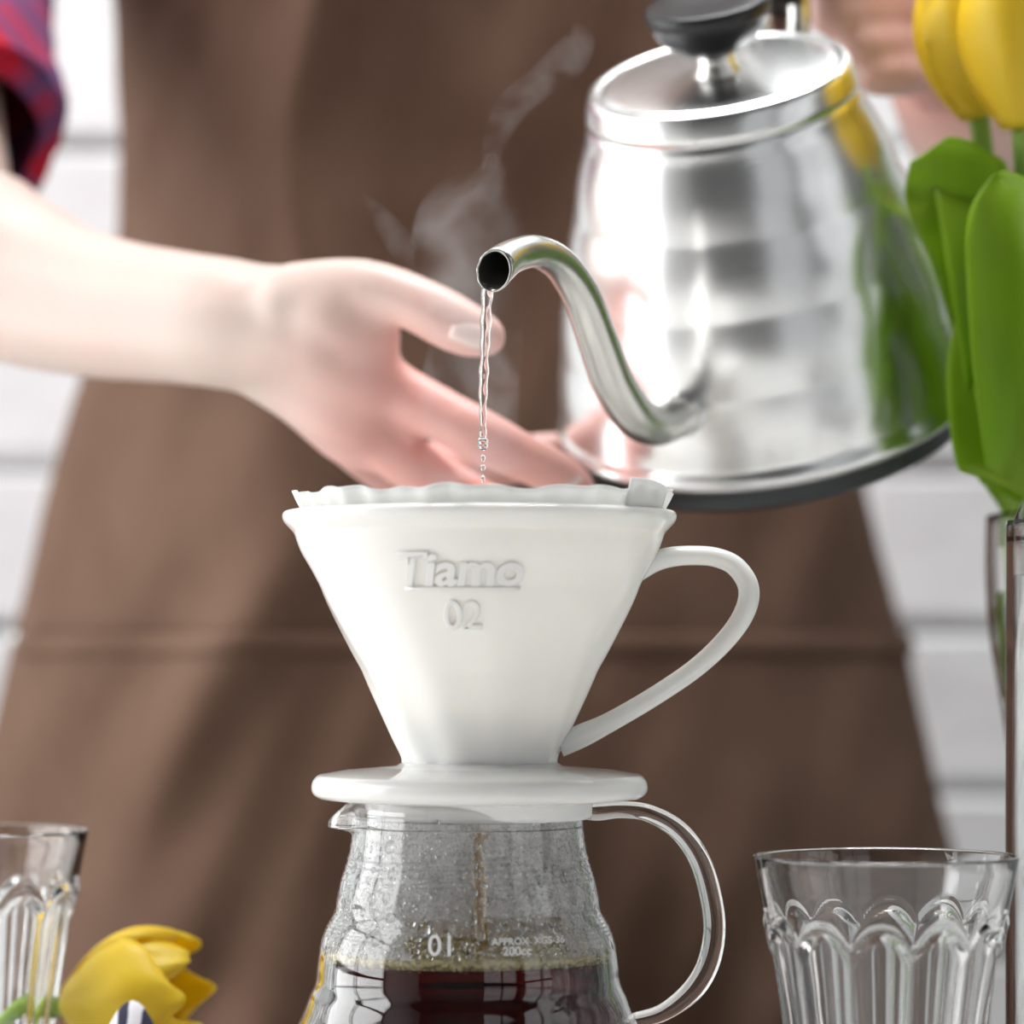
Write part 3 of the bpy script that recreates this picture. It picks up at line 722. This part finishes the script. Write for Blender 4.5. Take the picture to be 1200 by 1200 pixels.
# submerged leaf bases seen through the vase wall
leaf(tD, [P(1205, 1150, .150), P(1186, 960, .150), P(1176, 850, .150), P(1172, 780, .150), P(1176, 728, .150), P(1200, 690, .155)],
     [.004, .012, .018, .018, .012, .001], [(-.2, -1, 0), (-.2, -1, 0), (-.2, -1, 0), (-.2, -1, 0), (-.2, -1, 0), (-.2, -1, .2)], .1)
# fallen tulip, bottom left
tE = tulip('yellow_tulip', 'open yellow tulip lying on the striped napkin beside the glass tumbler', P(78, 1178, .10), (1, -.15, .12), L=.045, cup=.0205, W=.040, op=.22, spin=.35,
      stem=[P(20, 1186, .105), P(-90, 1225, .11), P(-260, 1290, .12)])

# ---------------------------------------------------------------- napkin
nc = P(150, 1240, .09)
def nap(u, v):
    x = -.26+.20*u; y = .015+.155*v
    z = .004+.004*math.sin(x*70+y*25)**2+.003*noise.noise(Vector((x*30, y*30, 0)))
    pk = P(157, 1176, .06)
    d = math.hypot((x-pk.x)/.0125, (y-pk.y)/.016)
    z += (pk.z-.006)*math.exp(-d**2*.9)
    d2 = math.hypot((x-P(125, 1200, .075).x)/.020, (y-.085)/.018); z += .012*math.exp(-d2**2)
    e = min(u, 1-u, v, 1-v); z *= sm(0, .12, e)*.85+.15
    # hollow where the tumbler stands
    return Vector((x, y, max(z, .0012)))
def nap2(u, v):
    p = nap(u, v); tx, ty = (-33-600)*.000274, .095
    return p
bm = bmesh.new()
def nf(u, v):
    return nap2(.38+.62*u, v)
grid(bm, nf, 90, 110)
tx, ty = (-33-600)*.000274, .095
dl = [v for v in bm.verts if math.hypot(v.co.x-tx, v.co.y-ty) < .030]
for v in dl:
    a = math.atan2(v.co.y-ty, v.co.x-tx); v.co.x = tx+.030*math.cos(a); v.co.y = ty+.030*math.sin(a)
bmesh.ops.remove_doubles(bm, verts=bm.verts[:], dist=1e-5)
bmesh.ops.delete(bm, geom=[f for f in bm.faces if f.calc_area() < 1e-9 or math.hypot(f.calc_center_median().x-tx, f.calc_center_median().y-ty) < .0302], context='FACES')
o = obj('linen_napkin', bm, M['napkin'], None, origin=(-.12, .09, 0)); solidify(o, .0010, 1)
tag(o, 'crumpled linen napkin with dark and white stripes under the fallen tulip', 'napkin')

# ---------------------------------------------------------------- person
TX, TY = -.025, .545
prs = thing('person', 'person in brown apron and red plaid shirt pouring from a kettle', 'person', at(TX, TY, ZF))
atab = [(-.10, .245), (-.012, .235), (.063, .222), (.102, .212), (.163, .199), (.216, .186), (.254, .1745), (.292, .163), (.341, .152), (.383, .151), (.444, .155), (.52, .168), (.60, .172)]
btab = [(-.10, .165), (.10, .155), (.216, .145), (.30, .135), (.36, .130), (.44, .135), (.52, .140), (.60, .125)]
# body
def turn_b(x, z):
    xr = -.037-.041*sm(.40, .10, z)
    q_ = x-xr; return (.40 if q_ > 0 else .18)*(math.sqrt(q_*q_+.018**2)-.018)*sm(.64, .52, z)
bm = bmesh.new()
prev = None; rings = []
for z, a, b in [(-.06, .10, .06), (-.04, .155, .085), (.05, .165, .095), (.15, .165, .095), (.25, .145, .085), (.34, .125, .075), (.44, .128, .082), (.54, .140, .092), (.61, .150, .080), (.66, .140, .062), (.685, .09, .05), (.69, .045, .03)]:
    rings.append([bm.verts.new((TX+a*math.cos(2*PI*k/40), TY+b*math.sin(2*PI*k/40)+turn_b(a*math.cos(2*PI*k/40), z), z)) for k in range(40)])
for a, b in zip(rings, rings[1:]):
    for k in range(40): bm.faces.new((a[k], a[(k+1) % 40], b[(k+1) % 40], b[k]))
bm.faces.new(rings[0][::-1]); bm.faces.new(rings[-1])
chain(bm, [(TX, TY, .66, .052), (TX, TY-.005, .71, .050), (TX, TY-.015, .76, .050)])
HC = Vector((TX, TY-.03, .845))
ball(bm, HC+Vector((0, .012, .02)), .09, 4, (.86, 1.02, 1.05)); ball(bm, HC+Vector((0, -.012, -.03)), .07, 4, (.84, .95, 1.05)); ball(bm, HC+Vector((0, -.045, -.082)), .026, 3)
chain(bm, [(*(HC+Vector((0, -.085, .012))), .009), (*(HC+Vector((0, -.098, -.014))), .010), (*(HC+Vector((0, -.100, -.026))), .013)])
for sx in (-1, 1):
    ball(bm, HC+Vector((sx*.079, .008, -.005)), .026, 3, (.35, .7, 1.1)); ball(bm, HC+Vector((sx*.012, -.094, -.028)), .008, 2)
chain(bm, [(*(HC+Vector((-.022, -.080, -.055))), .006), (*(HC+Vector((0, -.088, -.053))), .008), (*(HC+Vector((.022, -.080, -.055))), .006)])
def mm_(px, py, Y, r): return (*P(px, py, Y), r*(1+Y)*S)
# her right arm (left in the picture)
chain(bm, [(-.165, .53, .615, .052), (-.220, .50, .54, .046), (-.250, .42, .43, .040), (*P(-85, 290, .29), .034)])
chain(bm, [mm_(-70, 320, .275, 105), mm_(0, 322, .252, 103), mm_(60, 345, .232, 92), mm_(130, 362, .208, 84), mm_(210, 372, .180, 79), mm_(270, 380, .160, 78), mm_(320, 388, .150, 74)])
chain(bm, [mm_(-20, 290, .268, 92), mm_(40, 330, .240, 78), mm_(120, 345, .21, 66)])
# palm / back of the hand
chain(bm, [mm_(300, 375, .156, 66), mm_(345, 372, .146, 62), mm_(400, 372, .130, 56), mm_(432, 395, .128, 40)])
chain(bm, [mm_(300, 392, .157, 70), mm_(350, 410, .148, 66), mm_(400, 432, .137, 54), mm_(436, 446, .133, 43)])
chain(bm, [mm_(305, 400, .158, 66), mm_(355, 436, .152, 60), mm_(400, 478, .144, 50), mm_(425, 496, .141, 42)])
chain(bm, [mm_(310, 405, .162, 62), mm_(360, 450, .158, 52), mm_(405, 500, .152, 43), mm_(428, 520, .149, 37)])
chain(bm, [mm_(235, 378, .1735, 72), mm_(290, 388, .157, 73), mm_(335, 394, .1465, 70), mm_(385, 402, .136, 60)])
# thumb
chain(bm, [mm_(350, 362, .138, 56), mm_(400, 345, .128, 44), mm_(440, 342, .120, 37), mm_(478, 352, .114, 34), mm_(510, 367, .110, 35), mm_(540, 383, .107, 34), mm_(562, 392, .105, 29), mm_(573, 395, .104, 23)])
# index finger
chain(bm, [mm_(430, 442, .140, 40), mm_(470, 462, .134, 35), mm_(520, 488, .130, 33), mm_(562, 510, .128, 33), mm_(605, 532, .130, 30), mm_(638, 548, .132, 29), mm_(664, 562, .134, 26), mm_(678, 570, .135, 21)])
# middle finger below it
chain(bm, [mm_(424, 496, .146, 40), mm_(460, 528, .143, 34), mm_(510, 562, .143, 33), mm_(560, 590, .146, 31), mm_(610, 612, .150, 29), mm_(655, 628, .153, 26)])
# ring finger reaching behind the index finger
chain(bm, [mm_(425, 515, .156, 36), mm_(490, 545, .175, 32), mm_(560, 548, .190, 30), mm_(620, 536, .198, 28), mm_(655, 527, .200, 23)])
# little finger
chain(bm, [mm_(420, 525, .160, 32), mm_(470, 566, .176, 27), mm_(530, 596, .190, 25), mm_(580, 606, .196, 22)])
# her left arm and the hand round the kettle grip
chain(bm, [(.120, .53, .615, .052), (.185, .53, .56, .050), (.235, .52, .47, .045), (.270, .48, .375, .041)])
chain(bm, [(.270, .48, .352, .043), (.235, .42, .348, .040), (.195, .355, .358, .035), (.170, .315, .376, .026)])
gh = [K(.118, .136), K(.127, .120), K(.132, .100), K(.134, .080)]
palm0 = Vector((.168, .310, .385))
for k, (fp, tipx) in enumerate((( (1000, -22), 948), ((1006, 18), 955), ((1020, 54), 985), ((1034, 88), 1005))):
    px, py = fp
    base_ = P(1078+4*k, py-2, .285)
    r_ = (31, 31, 30, 27)[k]
    chain(bm, [(*palm0, .024), (*base_, .0135)])
    chain(bm, [mm_(1080+4*k, py-2, .280, r_), mm_(1058+3*k, py-1, .235, r_), mm_(px+18, py, .215, r_*.98), mm_((px+tipx)/2+8, py+2, .205, r_*.9), mm_(tipx+14, py+2, .204, r_*.72)])
chain(bm, [(*palm0, .024), (*P(1060, -40, .275), .018), (*P(1010, -68, .245), .012), (*P(965, -66, .225), .0105)])
bodyo = obj('body', bm, M['skin'], prs)
rm = bodyo.modifiers.new('fuse', 'REMESH'); rm.mode = 'VOXEL'; rm.voxel_size = .0022; rm.use_smooth_shade = True
sm_ = bodyo.modifiers.new('smooth', 'SMOOTH'); sm_.factor = .5; sm_.iterations = 11
# nails
def nail(c, n_, along, L, W):
    n_ = Vector(n_).normalized(); al = Vector(along); al = (al-n_*al.dot(n_)).normalized(); sd = n_.cross(al)
    bm = bmesh.new()
    def f(u, v):
        a = (u-.5)*2; b_ = (v-.5)*2
        w_ = W*(1-.25*max(0, b_)**4-.12*max(0, -b_)**3)
        return c + sd*a*w_ + al*b_*L - n_*(.35*W*a*a+.10*L*b_*b_)
    grid(bm, f, 8, 8); o = obj('fingernail', bm, M['nail'], bodyo); solidify(o, .0006, 0)
nail(P(552, 386, .0975), (-.05, -1, .22), (1, -.1, -.42), .0062, .0050)
nail(P(665, 556, .1280), (.15, -.85, .35), (1, .05, -.5), .0050, .0042)
# eyes and hair (above the picture)
for sx in (-1, 1):
    e = bmesh.new(); ball(e, HC+Vector((sx*.031, -.076, .008)), .012, 3); obj('eye', e, M['eye'], bodyo)
bm = bmesh.new(); ball(bm, HC+Vector((0, .028, .032)), .098, 4, (.92, 1.0, 1.04))
bmesh.ops.delete(bm, geom=[v for v in bm.verts if v.co.y < HC.y-.045 and v.co.z < HC.z+.062], context='VERTS')
for k in range(7):
    x = (k-3)*.022; chain(bm, [(TX+x, TY+.045, .86, .02), (TX+x*1.1, TY+.07, .78, .022), (TX+x*1.2, TY+.085, .70, .016)], sub=2, step=.5)
obj('hair', bm, M['hair'], prs)
# shirt
def turn(x, z):
    xr = -.037-.041*sm(.40, .10, z)
    q_ = x-xr; soft = math.sqrt(q_*q_+.018**2)-.018
    return (.40 if q_ > 0 else .18)*soft*sm(.64, .52, z)
def ell(tab_a, tab_b, z, t, off=0):
    return interp(tab_a, z)+off, interp(tab_b, z)+off
def shirt(u, v):
    t = 2*PI*u; z = -.02+.70*v
    a, b = interp(atab, z)-.016*sm(.42, .37, z), interp(btab, z)-.026
    if z > .56: k = sm(.56, .68, z); a *= 1-.62*k; b *= 1-.42*k
    f_ = .004*math.sin(9*t+z*14)+.003*math.sin(17*t-z*21)
    x = (a+f_)*math.cos(t)
    return Vector((TX+x, TY+(b+f_)*math.sin(t)+turn(x, z), z))
bm = bmesh.new(); grid(bm, shirt, 96, 60, True); sh = obj('shirt', bm, M['plaid'], prs)
bm = bmesh.new()
slv = cat([(-.150, .53, .63, .060), (-.205, .515, .575, .064), (-.240, .47, .49, .061), (-.247, .420, .425, .056), (-.2325, .356, .372, .0530), (-.2290, .344, .358, .0520), (-.2280, .341, .3545, .0430)], 8)
slv = [(x, y, z, r) for x, y, z, r in slv]
def folds(bm):
    for v in bm.verts:
        v.co += Vector((noise.noise(v.co*28), noise.noise(v.co*28+Vector((9, 0, 0))), noise.noise(v.co*28+Vector((0, 9, 0)))))*.006
tube(bm, slv, 40, caps=False); folds(bm); o = obj('sleeve', bm, M['plaid'], sh, label='rolled red plaid sleeve'); solidify(o, .003, -1)
bm = bmesh.new()
tube(bm, cat([(.105, .53, .63, .060), (.175, .535, .585, .064), (.225, .53, .50, .060), (.250, .51, .435, .056)], 8), 40, caps=False); folds(bm)
o = obj('sleeve', bm, M['plaid'], sh); solidify(o, .003, -1)
# apron
APX = -.52; 
def apron_pt(x_t, z, off=0.0):
    """x_t: angle from straight ahead, negative is picture left"""
    a, b = interp(atab, z), interp(btab, z)
    t = -PI/2 + x_t
    x = a*math.sin(x_t)
    if x > 0: a *= 1+.05*sm(0, .12, x)
    d = 0
    up_ = sm(.20, .33, z)
    # chest fold: cloth swings out to a soft ridge, then falls back
    xr = -.055-.010*math.sin(z*22)
    d += up_*.042*math.exp(-abs(x-xr)/.032 if x < xr else -((x-xr)/.022)**2)*math.cos(x_t)
    d += up_*.006*math.exp(-((x+.095+.2*(z-.36))/.012)**2)
    d += .0045*noise.noise(Vector((x*16+z*7, z*6, 2)))*2
    d += .010*noise.noise(Vector((x*34-z*14, z*9, 5)))
    lo_ = sm(.17, .05, z)
    d += lo_*.007*math.sin(x*62+z*16+1.0)
    d += (1-up_)*.010*math.exp(-((x+.11-.35*(z-.1))/.030)**2)
    return Vector((TX+(a+off)*math.sin(x_t)*1.0, TY-(b+off)*math.cos(x_t)-d+turn(x, z)-.012, z))
AM = 1.75
def apron(u, v):
    z = -.38+.98*v
    am = AM-.38*sm(.37, .43, z) if z < .46 else 1.37-(z-.46)*6
    return apron_pt((u-.5)*2*max(am, .9), z)
bm = bmesh.new(); grid(bm, apron, 220, 180); ap = obj('apron', bm, M['apron'], prs); solidify(ap, .0015, 1)
def pocket(u, v):
    z = -.14+(.158+.14)*v
    th = (-1.18+(1.36+1.18)*u)
    return apron_pt(th, z, .0028+.0015*math.sin(PI*u)*v)
bm = bmesh.new(); grid(bm, pocket, 160, 60); pk = obj('pocket', bm, M['apron'], ap); solidify(pk, .0015, 1)
bm = bmesh.new(); grid(bm, lambda u, v: apron_pt(-1.18+2.54*u, .152+.0095*v, .0052+.0010*math.sin(PI*v)), 160, 6)
o = obj('pocket_hem', bm, M['apron'], ap); solidify(o, .0012, 1)
bm = bmesh.new(); c = apron_pt(-1.15, .160, .0085); ball(bm, c, .003, 2, (1, .5, 1)); obj('rivet', bm, M['spout'], ap)
for sx in (-1, 1):
    bm = bmesh.new(); tube(bm, cat([(TX+sx*.085, TY-.118, .50, .012), (TX+sx*.075, TY-.108, .60, .012), (TX+sx*.055, TY-.035, .675, .012), (TX+sx*.045, TY+.05, .655, .012)], 8), 12, flat=.2); obj('neck_strap', bm, M['apron'], ap)
# trousers and shoes
bm = bmesh.new()
chain(bm, [(TX, TY, .02, .12), (TX, TY, -.06, .115)], sub=3)
for sx in (-1, 1): chain(bm, [(TX+sx*.07, TY, -.06, .095), (TX+sx*.085, TY, -.30, .072), (TX+sx*.09, TY+.01, -.50, .058), (TX+sx*.09, TY+.02, -.66, .052)], sub=3)
o = obj('trousers', bm, M['denim'], prs); r_ = o.modifiers.new('fuse', 'REMESH'); r_.mode = 'VOXEL'; r_.voxel_size = .008; r_.use_smooth_shade = True
for sx in (-1, 1):
    bm = bmesh.new(); chain(bm, [(TX+sx*.09, TY+.03, ZF+.042, .040), (TX+sx*.092, TY-.05, ZF+.035, .034), (TX+sx*.094, TY-.13, ZF+.032, .030)], sub=3)
    obj('shoe', bm, M['shoe'], prs)

# ---------------------------------------------------------------- steam
m = bpy.data.materials.new('steam'); m.use_nodes = True; n = m.node_tree.nodes; l = m.node_tree.links; n.clear()
out = n.new('ShaderNodeOutputMaterial'); vs_ = n.new('ShaderNodeVolumePrincipled'); vs_.inputs['Color'].default_value = (.95, .95, .97, 1); vs_.inputs['Anisotropy'].default_value = .1
l.new(vs_.outputs[0], out.inputs['Volume'])
tc = n.new('ShaderNodeTexCoord'); nz0 = n.new('ShaderNodeTexNoise'); nz0.inputs['Scale'].default_value = 16; nz0.inputs['Detail'].default_value = 1
va = n.new('ShaderNodeVectorMath'); va.operation = 'MULTIPLY_ADD'; va.inputs[1].default_value = (.06, .06, .06)
l.new(tc.outputs['Object'], nz0.inputs['Vector']); l.new(nz0.outputs['Color'], va.inputs[0]); l.new(tc.outputs['Object'], va.inputs[2])
nz = n.new('ShaderNodeTexNoise'); nz.inputs['Scale'].default_value = 34; nz.inputs['Detail'].default_value = 3; l.new(va.outputs[0], nz.inputs['Vector'])
# thin sheets where the noise crosses its middle value
s1 = n.new('ShaderNodeMath'); s1.operation = 'SUBTRACT'; s1.inputs[1].default_value = .5; l.new(nz.outputs[0], s1.inputs[0])
s2 = n.new('ShaderNodeMath'); s2.operation = 'ABSOLUTE'; l.new(s1.outputs[0], s2.inputs[0])
r = n.new('ShaderNodeMapRange'); r.inputs['From Min'].default_value = 0; r.inputs['From Max'].default_value = .10; r.inputs['To Min'].default_value = 7.5; r.inputs['To Max'].default_value = .3
l.new(s2.outputs[0], r.inputs['Value']); l.new(r.outputs[0], vs_.inputs['Density'])
M['steam'] = m
bm = bmesh.new()
def puff(pts): tube(bm, cat(pts, 6), 16)
puff([mm_(560, 560, .03, 60), mm_(548, 480, .03, 62), mm_(560, 380, .03, 55), mm_(545, 300, .03, 66), mm_(560, 245, .03, 62), mm_(575, 205, .03, 22), mm_(576, 180, .03, 8)])
puff([mm_(572, 205, .035, 8), mm_(580, 165, .035, 15), mm_(600, 125, .035, 20), mm_(635, 95, .035, 20), mm_(665, 70, .035, 24), mm_(680, 45, .035, 18), mm_(672, 28, .035, 4)])
puff([mm_(500, 330, .04, 8), mm_(468, 285, .04, 17), mm_(442, 250, .04, 12), mm_(420, 228, .04, 5)])
tag(obj('steam', bm, m, None, origin=P(560, 500, .03)), 'thin grey wisps of steam rising above the paper filter', 'steam', kind='stuff')
